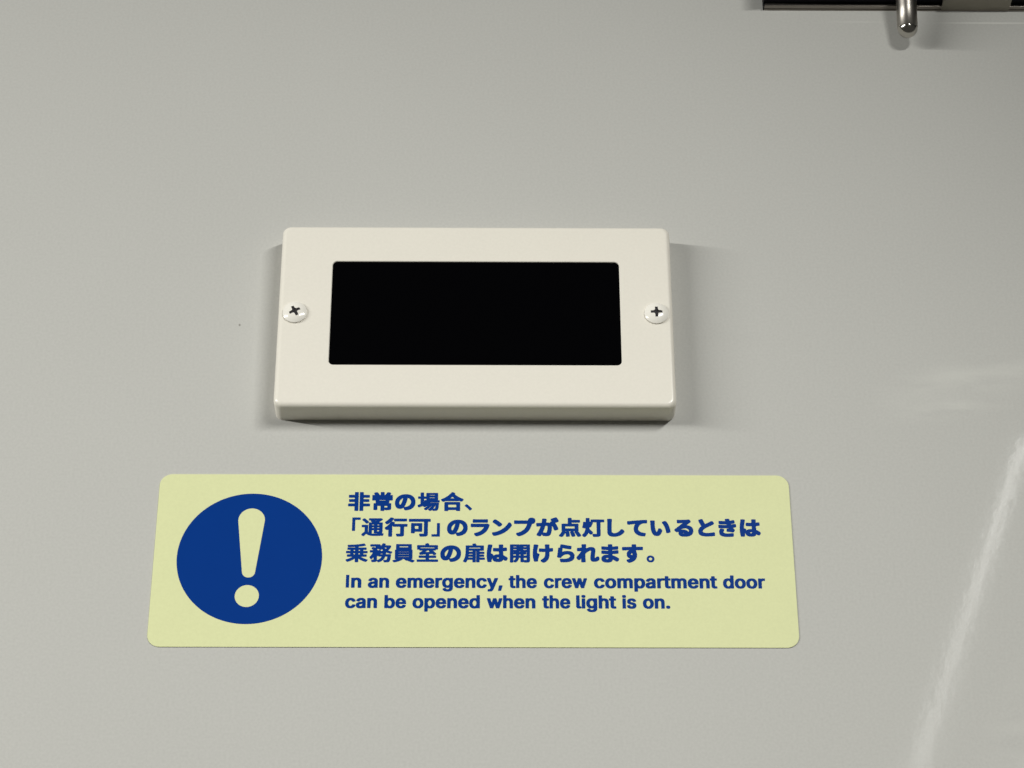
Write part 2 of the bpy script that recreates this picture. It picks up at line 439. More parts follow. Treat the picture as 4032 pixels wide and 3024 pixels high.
# outlines of the printed characters: letter | closed loops of x z pairs, thousandths of an em
GLYPHS = {}
for row in """
、|261 -79 250 -73 190 -3 129 60 30 151 28 175 32 187 101 246 111 248 133 246 170 217 215 176 294 97 362 19 364 -9 357 -22 291 -77 283 -80
。|157 -83 127 -75 95 -59 60 -29 41 -3 25 33 18 67 18 113 23 143 31 167 51 201 70 223 101 245 137 261 171 268 219 268 253 261 285 247 309 232 336 205 354 177 364 151 370 125 370 61 365 37 357 15 339 -17 319 -40 291 -61 267 -73 229 -84;184 17 199 16 215 20 243 37 261 61 270 87 269 101 263 119 250 139 225 158 197 167 175 163 148 147 129 123 119 93 125 67 138 45 163 25
「|651 171 625 175 619 181 616 193 616 851 618 863 629 873 659 876 957 876 989 872 997 865 1000 851 1000 769 997 759 991 753 957 748 767 748 759 744 758 189 753 179 743 173 715 170
」|35 -115 11 -112 5 -107 1 -99 0 -9 3 1 9 7 43 12 233 12 241 16 243 575 249 585 259 590 341 592 373 588 381 581 384 567 384 -91 382 -103 371 -113 341 -116
い|309 -59 271 -50 241 -35 221 -22 192 5 169 35 151 65 133 105 116 153 103 205 90 271 82 337 76 427 74 581 72 639 66 681 66 715 73 737 81 745 91 749 109 752 243 750 265 744 278 731 282 713 282 671 276 613 276 481 284 363 293 307 309 241 324 201 337 177 348 161 353 159 357 161 373 187 403 253 424 319 433 330 443 336 463 340 501 340 527 334 549 314 598 259 604 247 606 199 589 151 555 75 529 31 506 1 469 -33 443 -47 425 -54 395 -60;815 89 795 95 787 103 783 111 765 223 750 297 732 361 709 427 667 519 635 573 613 603 606 623 607 665 611 679 618 687 659 703 719 722 765 722 791 714 819 679 851 625 897 527 929 437 959 325 974 249 980 197 980 159 977 141 970 131 957 123 877 91 859 88
が|131 -85 69 -63 32 -45 25 -37 21 -23 20 19 27 39 75 115 113 189 159 297 183 363 203 427 200 431 195 432 107 420 55 420 36 423 24 429 17 437 13 451 4 531 4 573 11 594 23 603 43 608 159 610 239 616 249 619 253 627 264 691 275 815 279 823 287 831 315 838 361 838 447 830 465 825 477 815 484 795 484 757 464 643 467 635 565 632 633 614 636 619 637 649 643 665 655 676 695 695 699 699 698 705 671 747 666 763 667 805 671 819 679 828 739 854 780 859 799 873 853 895 869 898 909 898 927 895 937 890 949 877 971 845 1027 751 1034 729 1033 689 1027 673 1014 661 959 637 919 633 905 622 887 613 883 607 953 469 1005 347 1010 329 1010 293 1003 268 989 257 913 221 897 218 855 218 829 225 816 239 775 351 748 413 731 446 725 453 722 443 722 349 718 279 710 203 697 133 683 77 665 27 646 -9 619 -40 581 -65 551 -76 521 -82 499 -84 413 -84 355 -78 307 -69 289 -58 280 -39 271 13 267 16 219 -66 209 -78 183 -86;430 101 447 100 455 102 467 110 475 123 489 153 499 185 514 263 524 385 521 417 517 429 508 445 495 453 481 458 435 456 423 449 377 295 315 125 319 119 353 118
き|431 -99 339 -89 297 -79 255 -65 223 -49 195 -30 168 -3 153 19 141 47 130 87 128 113 128 179 135 221 151 273 169 312 181 325 205 332 257 332 337 316 349 311 356 305 364 283 363 241 359 227 331 175 326 153 333 135 343 121 379 99 425 86 487 80 519 80 611 86 701 100 751 100 773 95 787 83 792 61 790 -49 785 -67 773 -78 725 -88 615 -98;711 137 643 150 501 167 485 171 473 181 466 201 466 249 471 293 477 315 487 325 499 330 560 333 562 341 555 349 481 346 269 346 143 352 125 356 114 363 108 371 104 387 100 493 105 515 119 527 141 532 187 532 357 520 479 522 486 527 480 545 471 550 267 552 175 558 141 566 128 579 122 611 120 699 124 717 130 725 139 731 157 736 215 736 323 726 421 724 424 731 414 765 414 801 417 817 422 827 431 834 441 838 533 850 583 850 601 845 610 839 616 831 619 819 630 753 637 745 677 753 763 776 811 776 829 771 838 765 848 745 858 683 858 635 851 615 835 602 767 585 691 570 687 567 687 561 693 549 699 547 821 578 869 578 893 571 903 561 907 547 918 481 917 429 911 413 899 403 779 373 779 367 803 329 840 283 844 263 844 231 841 217 837 207 805 158 791 143 767 136
け|521 -109 497 -101 423 -42 416 -21 417 19 421 33 431 44 496 81 537 116 565 150 592 197 609 247 616 281 624 373 623 431 615 436 409 438 373 440 351 447 341 457 336 475 336 585 339 601 343 609 351 617 377 624 429 624 543 614 597 614 616 617 620 623 620 659 616 713 608 761 608 799 616 819 627 827 649 832 777 832 796 829 805 825 813 818 820 799 819 636 827 632 893 644 939 644 961 640 972 633 978 625 982 607 982 497 979 481 971 468 957 461 829 446 821 441 818 291 810 211 791 131 775 87 759 55 724 3 685 -38 640 -75 597 -103 587 -107 569 -110;147 -59 131 -55 122 -49 115 -41 109 -23 77 109 68 159 60 239 60 401 64 467 78 601 100 747 102 793 106 807 113 816 123 822 139 826 191 826 279 818 299 812 311 801 316 783 316 749 297 673 272 543 260 449 256 381 261 376 289 376 309 371 357 342 363 335 367 321 368 279 329 155 301 51 299 37 300 -17 295 -37 283 -48 263 -54 209 -60
し|413 -101 355 -91 311 -77 283 -63 257 -45 231 -20 213 5 199 33 185 77 178 121 178 331 186 589 186 705 180 755 180 793 187 817 195 825 207 830 223 832 361 832 385 825 393 817 397 809 400 795 400 757 390 649 382 407 380 181 388 145 409 112 441 93 485 84 539 91 597 109 637 129 691 167 727 200 789 278 799 285 817 290 863 290 887 283 951 210 957 193 958 153 955 138 922 93 873 42 847 19 799 -17 755 -43 689 -71 609 -93 541 -102
す|329 -105 306 -97 237 -27 230 -9 230 27 235 47 249 59 337 87 381 106 389 113 387 117 355 129 325 145 282 185 261 221 250 253 244 283 244 371 250 401 261 433 271 453 288 477 319 508 354 533 349 536 333 536 129 524 77 524 55 530 43 541 38 561 36 669 43 692 55 701 77 706 477 715 481 721 476 771 476 807 479 821 483 829 491 837 519 844 645 844 663 841 673 836 681 827 686 811 683 723 687 717 947 716 965 713 977 708 985 699 989 685 990 649 988 571 983 555 973 545 945 538 691 542 683 538 683 461 703 407 714 353 716 315 714 245 709 211 693 151 671 99 647 61 625 34 587 -4 545 -35 507 -57 461 -79 393 -103 375 -106;472 291 481 291 493 303 502 319 507 341 505 351 495 367 479 377 467 371 456 361 441 333 443 323 452 307
て|723 -81 651 -71 609 -61 549 -41 499 -17 457 9 421 38 383 79 357 119 336 165 321 227 318 261 318 351 325 397 343 461 363 509 388 553 389 559 381 562 327 556 125 526 75 526 53 531 42 539 37 549 32 567 26 627 26 683 31 699 38 707 47 712 65 716 143 720 375 744 705 772 841 780 899 780 921 776 934 767 939 757 942 743 942 635 939 617 932 607 921 600 903 596 805 594 745 587 701 573 667 555 625 524 599 498 579 471 556 435 541 403 525 357 518 317 521 291 529 263 547 225 564 201 587 179 633 149 681 128 743 113 837 101 849 96 858 85 862 67 861 29 828 -67 815 -77 797 -82
と|461 -79 411 -76 335 -61 279 -43 247 -27 206 3 186 23 171 44 157 73 145 117 142 139 142 225 151 267 165 307 187 347 212 381 287 455 175 705 170 725 171 767 175 781 187 792 273 828 289 830 331 830 351 824 363 813 431 651 464 581 471 573 479 575 645 663 689 689 725 714 747 720 793 720 817 712 829 699 865 641 873 619 873 575 869 561 861 552 817 527 579 403 517 367 453 325 413 294 379 257 357 221 346 189 353 171 365 153 389 135 427 118 493 106 539 104 657 112 737 122 817 138 861 138 883 133 897 121 902 103 902 -17 897 -39 887 -49 875 -54 737 -72 605 -80
の|507 -81 491 -77 478 -67 439 -7 428 15 426 47 423 52 417 50 389 25 357 7 325 -4 293 -8 235 -8 187 2 155 17 116 47 87 81 73 103 61 127 44 173 34 215 28 273 30 369 33 391 47 449 65 499 89 545 126 597 168 641 209 675 255 705 283 719 313 733 373 753 459 768 559 770 597 768 673 754 725 737 771 715 819 684 856 651 889 613 916 573 935 533 957 463 966 417 968 381 966 281 957 231 949 203 937 167 919 129 895 91 869 60 819 15 781 -11 743 -31 681 -56 625 -71 567 -82;463 97 505 100 561 113 599 127 641 149 677 174 705 203 733 243 751 283 764 335 764 367 755 413 740 453 719 489 686 527 655 551 621 569 615 570 611 565 577 399 557 325 535 259 503 179 463 105;264 207 269 206 273 208 297 243 313 273 337 329 374 443 397 545 395 553 389 552 357 532 328 509 306 487 277 449 259 419 243 385 229 333 228 299 239 251 249 229
は|127 -87 104 -79 97 -71 92 -57 70 47 62 109 56 191 56 357 62 441 74 547 104 739 106 789 113 807 125 817 143 822 211 822 289 813 301 808 310 797 314 779 314 739 291 639 274 543 252 359 257 353 281 352 301 346 346 311 352 303 355 291 356 253 359 247 401 277 457 301 523 314 605 315 609 321 608 355 604 449 600 457 467 458 393 462 361 468 349 476 343 487 340 503 340 605 347 627 359 637 381 642 443 642 521 636 600 637 604 645 600 785 604 803 611 812 621 818 643 822 767 822 785 819 795 814 804 803 808 785 808 741 802 679 802 659 805 653 817 652 887 664 937 664 953 660 962 655 969 647 973 633 974 521 970 503 964 495 953 487 937 483 809 467 803 463 802 457 812 275 819 269 875 239 929 203 985 158 1003 140 1007 131 1010 115 1010 85 1007 71 963 1 951 -10 931 -16 887 -16 871 -14 859 -9 815 29 805 33 787 -1 768 -25 739 -49 707 -65 675 -75 635 -82 525 -82 501 -80 457 -71 425 -61 385 -41 361 -22 341 1 325 33 317 63 311 105 303 89 285 25 282 7 282 -51 278 -65 273 -72 261 -80 231 -86;562 95 583 99 599 109 611 129 611 141 573 148 545 141 520 127 516 119 521 111 541 100
ま|347 -97 297 -91 235 -75 189 -51 156 -21 139 5 125 51 122 73 122 129 125 149 133 179 143 201 153 215 177 242 217 269 277 292 321 301 367 306 429 307 434 313 433 327 425 332 313 334 195 342 171 345 143 352 131 363 126 379 126 491 131 507 139 516 149 521 167 524 217 524 319 512 425 506 432 513 431 537 423 542 343 544 209 554 167 559 147 565 135 577 130 595 130 699 135 719 145 729 157 734 219 736 331 722 427 717 432 725 428 773 428 809 431 823 435 831 443 839 471 846 591 846 609 843 619 838 627 829 632 813 632 765 628 733 633 725 719 732 817 746 859 746 883 739 894 727 898 707 896 603 892 587 884 577 875 572 851 566 633 548 627 543 626 523 629 516 635 514 819 536 865 536 887 530 899 519 904 501 904 393 899 373 887 362 869 357 737 342 637 336 632 333 630 327 632 283 636 275 713 245 789 207 861 161 918 115 926 95 926 57 921 39 907 17 877 -29 865 -40 843 -46 795 -46 773 -39 703 17 659 47 643 55 639 51 625 3 611 -21 585 -50 553 -71 511 -87 469 -96 443 -98;376 79 403 79 425 89 438 109 438 129 427 134 385 133 351 123 331 111 326 103 335 93 353 85
ら|373 -91 297 -87 279 -82 267 -71 238 25 238 65 242 79 248 87 259 94 281 98 339 98 435 91 473 92 525 99 575 111 619 129 641 141 667 161 681 177 697 204 705 229 705 239 687 274 671 289 649 303 607 318 587 320 559 318 531 313 481 299 447 286 411 265 387 249 354 221 329 191 308 155 291 142 271 138 221 138 145 156 131 162 123 171 119 185 118 229 134 315 150 431 168 629 172 645 181 656 193 661 209 664 257 664 262 667 256 691 256 733 277 813 281 821 289 829 309 835 363 835 553 790 763 755 775 746 780 735 782 683 760 597 751 586 741 581 723 578 673 578 553 599 379 634 371 633 372 575 354 457 357 453 361 453 419 473 495 490 533 494 615 496 657 494 707 485 767 465 805 445 833 424 858 399 875 377 893 343 907 297 912 261 910 177 897 123 883 89 855 45 813 2 771 -25 715 -51 659 -69 585 -84 521 -90
る|447 -93 387 -83 331 -63 295 -41 261 -7 247 17 234 59 234 135 241 167 239 171 215 151 203 146 151 144 133 147 117 156 61 212 55 223 52 237 52 271 56 287 63 296 427 600 433 609 429 612 399 612 265 602 219 602 195 609 185 619 180 637 178 749 181 765 185 773 193 781 219 788 365 786 607 796 683 806 725 806 745 802 767 784 808 731 812 711 812 679 808 663 795 648 697 573 629 517 626 511 631 508 675 501 715 491 777 465 828 431 856 403 873 381 895 341 905 313 914 275 916 191 913 161 901 111 887 75 873 51 847 18 809 -17 779 -37 743 -55 685 -76 601 -92 577 -94;481 83 487 85 485 91 463 107 449 111 440 105 441 100 449 95;686 161 691 161 699 173 713 211 713 229 705 251 689 277 669 298 643 315 607 331 553 342 481 333 419 311 391 297 363 277 363 275 369 275 429 282 497 280 537 273 575 261 607 245 633 226 662 197
れ|237 -89 214 -81 207 -73 203 -59 203 95 199 96 195 92 163 47 149 34 127 28 81 28 63 33 50 43 2 107 -3 119 -6 133 -6 165 0 187 141 375 213 481 211 485 207 486 123 474 69 474 51 477 39 482 31 491 26 507 20 571 21 627 28 645 37 652 47 656 153 662 227 673 230 679 232 713 230 813 235 829 247 840 273 846 409 843 432 835 439 827 443 813 444 773 430 677 433 668 455 644 461 644 523 675 571 691 623 700 693 700 737 693 775 679 797 666 825 637 841 607 854 559 854 457 822 193 821 145 823 142 829 142 849 153 875 171 912 205 921 210 941 214 979 214 1003 209 1015 199 1021 183 1034 99 1033 55 1027 39 1005 16 957 -19 909 -41 883 -50 843 -58 749 -58 723 -53 687 -39 672 -29 651 -8 639 11 631 29 620 77 622 207 656 481 654 497 647 509 639 516 631 517 589 499 523 457 458 405 403 350 400 329 398 191 400 93 408 -13 408 -51 403 -73 389 -85 369 -90
プ|261 -85 245 -81 237 -76 165 3 160 25 160 57 165 75 173 84 183 89 273 117 349 149 415 187 490 245 518 273 553 315 577 349 603 393 641 477 664 549 661 553 655 554 113 552 93 555 77 567 70 587 70 707 77 729 89 739 113 744 157 744 213 738 693 738 699 743 703 769 711 795 727 823 759 855 789 871 829 882 893 884 941 875 983 855 1005 836 1023 813 1031 797 1041 763 1044 745 1044 687 1031 639 1014 611 988 585 973 575 939 561 891 554 885 549 857 447 817 337 781 263 737 195 689 138 626 77 567 31 517 -1 457 -34 413 -53 335 -81 313 -86
ラ|335 -91 319 -87 310 -81 245 -7 240 11 240 43 247 67 263 79 337 99 421 131 483 163 529 193 574 229 619 277 663 343 678 373 679 379 669 382 125 380 105 383 89 395 82 415 82 529 85 544 91 554 103 562 125 566 181 566 221 562 765 562 799 570 841 570 867 563 928 523 934 515 938 501 937 459 887 315 858 251 833 209 807 171 776 133 719 76 681 45 633 11 585 -18 509 -53 417 -85 387 -92;207 611 191 615 181 622 175 632 172 647 173 765 180 783 197 793 213 796 263 796 309 792 727 792 785 798 823 798 851 791 859 783 864 773 866 759 866 643 859 624 851 617 841 613 823 610 679 614 355 614 263 610
ン|167 -69 151 -65 138 -55 87 25 82 43 82 81 86 97 93 106 107 113 227 138 311 165 383 195 485 249 571 309 631 360 668 397 741 485 783 547 817 609 827 620 851 628 895 628 917 623 930 613 979 525 982 511 982 475 978 455 941 393 895 329 823 246 764 189 703 139 631 89 551 43 481 9 389 -27 285 -57 225 -70;393 413 371 420 249 530 129 623 115 637 110 659 110 691 114 707 181 779 209 786 249 786 273 779 337 733 425 664 499 600 537 561 542 543 542 509 538 491 532 483 463 417 441 412
乗|461 -109 431 -106 425 -101 421 -93 418 -71 418 63 415 70 409 69 351 29 267 -19 191 -55 121 -82 93 -83 59 -79 4 -11 3 21 13 35 103 67 171 97 259 145 288 163 292 169 281 172 105 172 73 175 65 179 60 185 56 209 56 261 59 283 65 291 75 296 105 298 195 298 200 301 202 307 202 343 197 349 37 352 25 357 19 365 16 387 16 441 19 461 27 471 67 476 193 476 199 478 202 483 202 519 197 525 89 528 75 535 71 543 68 565 68 615 73 641 85 649 119 652 409 652 415 654 418 661 417 674 411 677 157 664 105 667 97 673 93 679 86 715 77 743 77 773 83 781 95 786 299 796 461 808 639 828 783 854 807 855 837 852 853 838 896 785 898 753 891 741 875 735 765 714 585 692 578 685 578 659 581 654 587 652 891 652 923 649 935 641 940 615 940 565 937 543 933 535 923 529 893 526 805 525 800 519 800 483 803 478 809 476 937 476 977 471 985 461 988 441 988 387 985 365 979 357 967 352 805 349 800 343 800 307 802 301 807 298 905 298 935 296 945 291 951 283 954 261 954 209 950 185 945 179 937 175 905 172 715 172 705 169 709 163 731 149 821 99 893 67 991 33 999 21 999 -9 937 -85 925 -88 881 -88 809 -61 729 -23 659 17 587 66 581 67 578 61 578 -73 573 -99 567 -105 557 -108;362 299 415 300 418 307 416 347 409 350 361 348 358 341 358 307;582 299 639 300 642 307 640 347 633 350 581 348 578 341 578 307;362 477 415 478 418 485 416 523 409 526 361 524 358 517 358 485;582 477 639 478 642 485 640 523 633 526 581 524 578 517 578 485
務|685 -109 657 -107 644 -95 637 -61 625 -25 625 5 631 13 643 18 679 20 749 16 763 21 778 55 791 113 800 175 799 181 793 184 719 184 711 182 687 123 669 87 645 49 621 18 586 -17 545 -49 509 -71 441 -103 407 -107 375 -103 341 -57 331 -48 327 -49 315 -64 295 -81 255 -93 205 -98 141 -98 109 -95 97 -87 73 -17 73 15 79 23 89 28 171 30 178 33 180 135 177 140 173 138 132 83 109 61 99 56 75 56 51 56 39 63 -1 133 -4 153 -1 173 43 223 75 269 103 317 136 387 129 392 53 392 23 394 13 399 7 407 4 429 7 501 13 511 23 516 147 519 148 523 146 527 77 593 74 613 77 633 85 641 127 667 145 674 193 673 233 648 256 671 269 687 270 693 261 696 67 696 27 701 19 711 16 735 16 785 19 805 25 813 35 818 67 820 433 822 443 818 485 791 495 781 498 773 498 753 493 729 507 745 535 787 575 863 589 870 633 870 705 849 717 841 720 833 720 809 704 775 706 767 913 766 947 749 965 735 968 723 967 699 934 625 901 573 848 509 846 503 863 493 905 475 1009 443 1019 429 1020 407 1017 395 972 335 961 330 935 329 905 331 871 341 745 391 742 387 743 371 737 317 739 312 745 310 919 310 949 308 959 305 965 299 970 271 952 109 939 37 925 -17 910 -53 899 -69 883 -86 865 -97 839 -105 795 -110;340 9 363 17 421 47 472 85 500 115 517 139 538 175 537 182 421 186 411 191 399 205 363 206 343 214 338 213 336 17;471 311 573 310 579 315 583 340 581 343 575 343 509 323 473 320 469 317;514 465 559 481 594 499 592 507 547 554 539 553 517 533 505 525 461 524 453 521 503 500 509 491;350 519 389 518 441 520 449 523 375 579 369 576 337 543 339 535;715 589 723 589 739 604 763 633 763 640 679 642 671 640 671 635 680 623
可|563 -117 529 -114 519 -109 513 -101 483 -19 482 15 487 29 495 35 509 40 543 42 685 40 693 43 696 49 694 651 687 654 65 654 27 657 11 665 4 681 4 783 8 795 15 802 29 808 65 810 939 810 977 807 989 802 996 795 1000 779 1000 685 995 667 987 661 975 656 887 654 881 652 878 647 878 19 875 -19 865 -53 851 -75 837 -87 813 -99 793 -106 739 -114 669 -118;159 55 131 56 119 61 111 67 106 81 106 557 108 569 113 577 129 585 167 588 559 588 595 586 611 579 617 571 620 557 620 165 618 153 613 145 597 137 559 134 291 134 284 127 283 77 279 67 273 62 259 56 225 54;288 287 439 288 442 295 440 433 433 436 287 434 284 427 284 295
合|197 -117 169 -116 157 -111 149 -105 144 -91 144 333 147 347 153 355 169 362 205 364 809 364 847 361 865 351 870 333 870 -83 867 -97 861 -105 845 -112 811 -114 747 -114 709 -111 691 -101 686 -89 685 -67 677 -62 333 -62 325 -67 321 -101 315 -109 307 -113 263 -118;328 89 681 89 686 97 685 211 677 216 329 215 324 207 324 97;95 375 65 376 49 383 18 425 -6 449 -12 469 -12 495 -7 507 3 514 89 553 145 583 207 621 275 669 361 742 410 793 471 873 489 882 547 881 623 843 631 833 634 819 634 791 625 767 661 732 731 677 793 635 891 579 1005 525 1015 517 1020 505 1020 475 1015 461 985 427 963 394 943 384 885 385 807 421 795 412 783 407 745 404 257 404 221 406 205 411 131 378;430 555 581 554 591 557 588 563 514 627 507 630 431 563 428 559
員|93 -109 67 -107 56 -101 3 -47 0 -39 0 -19 3 -7 13 2 147 43 168 51 172 55 167 58 125 60 115 63 107 73 104 97 104 511 107 533 113 541 123 546 149 548 155 551 148 585 148 793 151 815 155 823 165 829 199 832 811 832 843 830 853 825 859 817 862 793 862 585 859 563 855 551 859 547 881 546 891 541 897 533 900 509 900 93 897 73 891 65 881 60 859 59 854 55 859 51 993 -3 999 -11 1001 -27 999 -43 996 -51 929 -108 899 -111 871 -109 707 -43 555 9 545 21 544 51 541 57 457 58 449 53 447 29 441 19 367 -21 293 -53 209 -83 127 -107;268 175 731 174 737 176 739 181 731 186 273 186 266 183 265 179;268 299 731 298 737 300 739 305 731 310 273 310 266 307 265 303;268 423 731 422 736 423 738 427 736 431 731 432 273 432 266 429;312 669 689 668 697 673 698 701 696 707 689 710 317 710 311 708 308 703 308 675
場|553 -111 545 -107 527 -91 488 -63 484 -53 485 -25 494 -13 547 32 585 77 621 129 643 173 593 105 544 47 495 -2 463 -29 419 -61 405 -68 359 -68 345 -63 293 -15 289 5 291 21 299 33 345 63 405 112 443 153 451 166 369 101 349 90 323 89 293 92 255 125 231 142 93 77 65 75 37 77 27 83 21 93 -5 161 -6 185 -3 197 7 206 119 255 128 263 128 513 126 519 121 522 33 524 19 531 15 539 12 559 12 615 15 637 21 647 31 652 119 654 127 658 128 825 131 847 141 858 177 862 233 862 265 860 275 855 281 847 284 825 285 658 293 654 343 654 383 649 387 651 388 657 388 805 392 827 397 833 405 837 439 840 881 840 915 837 923 833 929 825 932 801 932 495 927 463 933 460 985 458 999 449 1004 423 1004 373 999 345 987 337 955 334 587 334 581 333 577 329 579 325 585 324 927 324 959 322 971 315 975 307 978 285 966 147 953 49 945 7 933 -35 922 -59 907 -78 886 -93 863 -101 789 -108 751 -108 693 -103 681 -95 674 -65 669 -59 609 -110 597 -112;736 13 775 13 781 17 786 25 797 61 806 105 813 169 811 175 805 167 767 87 729 23 729 16;287 333 293 333 298 339 292 351 288 373 288 421 294 447 301 455 309 458 391 461 393 465 388 491 388 521 385 527 343 522 293 522 285 518 286 373 284 341;544 573 769 572 776 575 778 583 776 589 769 592 549 592 541 587 541 577;544 707 769 706 775 708 778 715 776 721 769 724 549 724 541 719 541 711
室|61 -81 31 -78 25 -73 21 -65 18 -43 18 11 21 31 31 42 69 46 411 46 417 48 420 53 420 111 415 119 159 120 119 125 111 135 108 159 108 211 111 229 115 237 127 244 159 246 413 246 420 253 420 291 417 298 411 300 283 288 219 276 193 275 165 277 152 285 129 355 128 379 131 391 139 398 173 413 211 439 268 485 274 495 267 498 183 498 149 501 141 505 136 511 131 539 128 543 49 546 35 553 31 561 28 583 28 743 31 767 37 775 47 780 79 782 403 782 407 784 408 789 397 811 395 827 397 845 403 853 473 876 507 879 533 877 544 871 573 821 590 787 597 782 923 782 955 780 967 773 971 765 974 743 974 583 969 555 955 546 882 543 879 539 874 511 869 505 861 501 827 498 765 498 758 495 761 489 824 433 866 391 898 355 901 347 902 333 901 319 897 311 835 267 803 264 779 264 769 269 735 308 717 323 587 314 580 307 580 253 587 246 847 246 887 241 895 231 898 209 898 157 894 133 889 127 881 123 849 120 585 119 580 111 580 55 583 48 589 46 937 46 973 43 984 33 988 9 988 -47 985 -67 979 -75 969 -80 937 -82;425 423 585 432 593 437 572 461 570 491 567 497 503 498 493 494 426 431 424 427;190 625 805 624 813 628 814 645 812 651 805 654 195 654 189 652 186 647 186 631
常|475 -119 439 -115 429 -109 423 -97 422 137 420 143 415 146 289 146 282 143 280 -47 277 -59 271 -67 253 -74 161 -76 123 -73 111 -68 104 -61 100 -45 101 273 109 285 123 291 201 294 210 297 195 309 190 321 190 423 187 431 95 430 61 432 45 438 37 447 34 461 34 695 37 709 43 717 59 724 151 727 151 735 118 781 116 813 119 827 123 833 133 839 205 868 263 868 283 860 333 797 357 761 373 730 381 726 409 726 415 731 416 857 423 871 439 879 537 882 573 879 589 871 596 853 596 733 599 728 605 726 619 726 625 729 679 803 715 859 726 867 739 870 793 870 871 843 883 837 890 827 892 787 887 775 856 735 854 729 861 726 951 723 967 715 974 697 974 461 971 447 963 438 947 432 823 430 820 423 820 321 815 309 800 297 809 294 889 291 903 285 910 275 912 263 912 13 905 -19 893 -41 879 -53 853 -65 815 -74 761 -78 635 -76 617 -69 605 -51 602 -59 601 -97 597 -107 589 -113 577 -118 543 -120;605 67 729 70 732 77 730 143 723 146 605 144 602 137 602 73;370 435 631 434 637 436 640 443 638 449 631 452 375 452 367 447 367 439
扉|69 -107 -1 -62 -7 -53 -9 -35 -6 -17 27 45 53 109 79 205 90 263 102 391 104 731 107 753 111 761 123 768 155 770 421 771 424 773 424 779 408 811 408 835 413 846 425 853 479 865 519 870 549 867 559 861 606 777 613 770 881 770 913 768 925 761 929 753 932 731 932 533 927 505 915 497 883 494 743 493 738 487 738 457 740 451 747 448 907 448 947 443 955 433 958 413 958 365 955 343 951 337 943 331 909 328 745 328 739 324 738 311 740 305 747 302 895 302 935 297 943 287 946 267 946 219 943 197 939 191 931 185 899 182 745 182 739 177 738 159 741 152 747 150 927 150 967 145 975 135 978 113 978 63 975 45 971 37 961 31 929 28 743 27 738 19 738 -67 735 -87 729 -95 719 -100 689 -102 633 -102 599 -99 589 -93 585 -85 582 -63 582 485 579 492 573 493 568 485 568 -63 565 -85 561 -93 551 -99 517 -102 463 -102 433 -100 423 -95 417 -87 414 -67 414 19 409 27 235 28 203 30 197 29 194 25 170 -33 131 -102 117 -108;234 151 407 150 413 155 414 175 411 180 405 182 243 184 237 181 234 175 231 157;257 301 407 302 413 307 414 321 411 326 405 328 261 328 254 321 252 307;266 449 409 449 414 455 413 489 405 494 267 493 262 485 262 455;266 617 765 616 773 621 774 641 772 647 765 650 271 650 265 648 262 643 262 623
灯|67 -117 50 -109 34 -89 -3 -53 -8 -39 -8 -7 -2 7 28 37 63 83 87 121 108 161 127 211 139 251 153 325 149 330 83 329 19 355 11 361 5 372 4 405 19 457 31 513 42 581 46 637 53 661 61 667 75 672 109 674 161 669 167 673 168 847 175 865 195 874 283 876 321 873 337 865 344 847 344 695 349 688 385 689 391 693 393 775 401 789 417 796 453 798 953 798 991 795 1007 787 1014 769 1014 677 1012 665 1007 657 987 648 847 646 841 644 838 639 838 -3 834 -29 825 -53 805 -78 779 -93 755 -102 723 -108 669 -112 551 -114 517 -112 501 -106 493 -97 462 -13 462 21 469 35 485 43 521 46 647 44 653 47 656 57 655 641 647 646 505 646 499 645 496 641 496 611 491 595 431 455 402 397 397 391 385 385 347 383 341 379 334 301 339 290 416 213 487 135 492 117 492 91 487 79 441 24 432 17 415 12 365 12 353 15 343 21 294 81 287 88 281 89 247 23 221 -19 186 -65 147 -106 137 -113 125 -118
点|109 -117 73 -114 1 -79 -7 -65 -8 -35 -3 -17 43 35 79 87 101 125 126 177 117 193 114 207 115 555 123 567 141 574 175 576 395 576 402 579 404 849 406 861 411 869 427 877 465 880 523 880 557 878 569 873 577 867 581 857 582 783 584 777 589 774 901 774 939 771 955 763 962 745 962 653 958 639 949 631 937 626 901 624 589 624 582 617 582 585 584 579 591 576 827 576 859 574 873 570 883 563 888 545 888 207 885 193 876 181 876 177 957 61 997 -11 1002 -25 1002 -53 995 -72 979 -81 911 -109 855 -110 837 -103 830 -95 801 -39 767 17 703 109 700 121 700 151 705 163 714 173 707 176 669 176 663 173 664 169 701 87 735 -7 742 -35 740 -71 733 -81 721 -87 653 -105 619 -107 589 -106 579 -102 567 -91 539 -1 496 107 496 141 501 155 511 162 541 173 527 176 453 176 444 173 459 161 464 149 478 75 486 11 490 -73 487 -85 481 -93 465 -100 369 -110 333 -108 315 -99 308 -85 308 -45 302 21 293 79 289 85 225 -25 175 -90 158 -107 147 -113;297 163 365 173 291 176 287 174 287 171;294 327 701 326 706 329 708 335 708 419 705 424 699 426 297 426 292 423 290 417 290 335
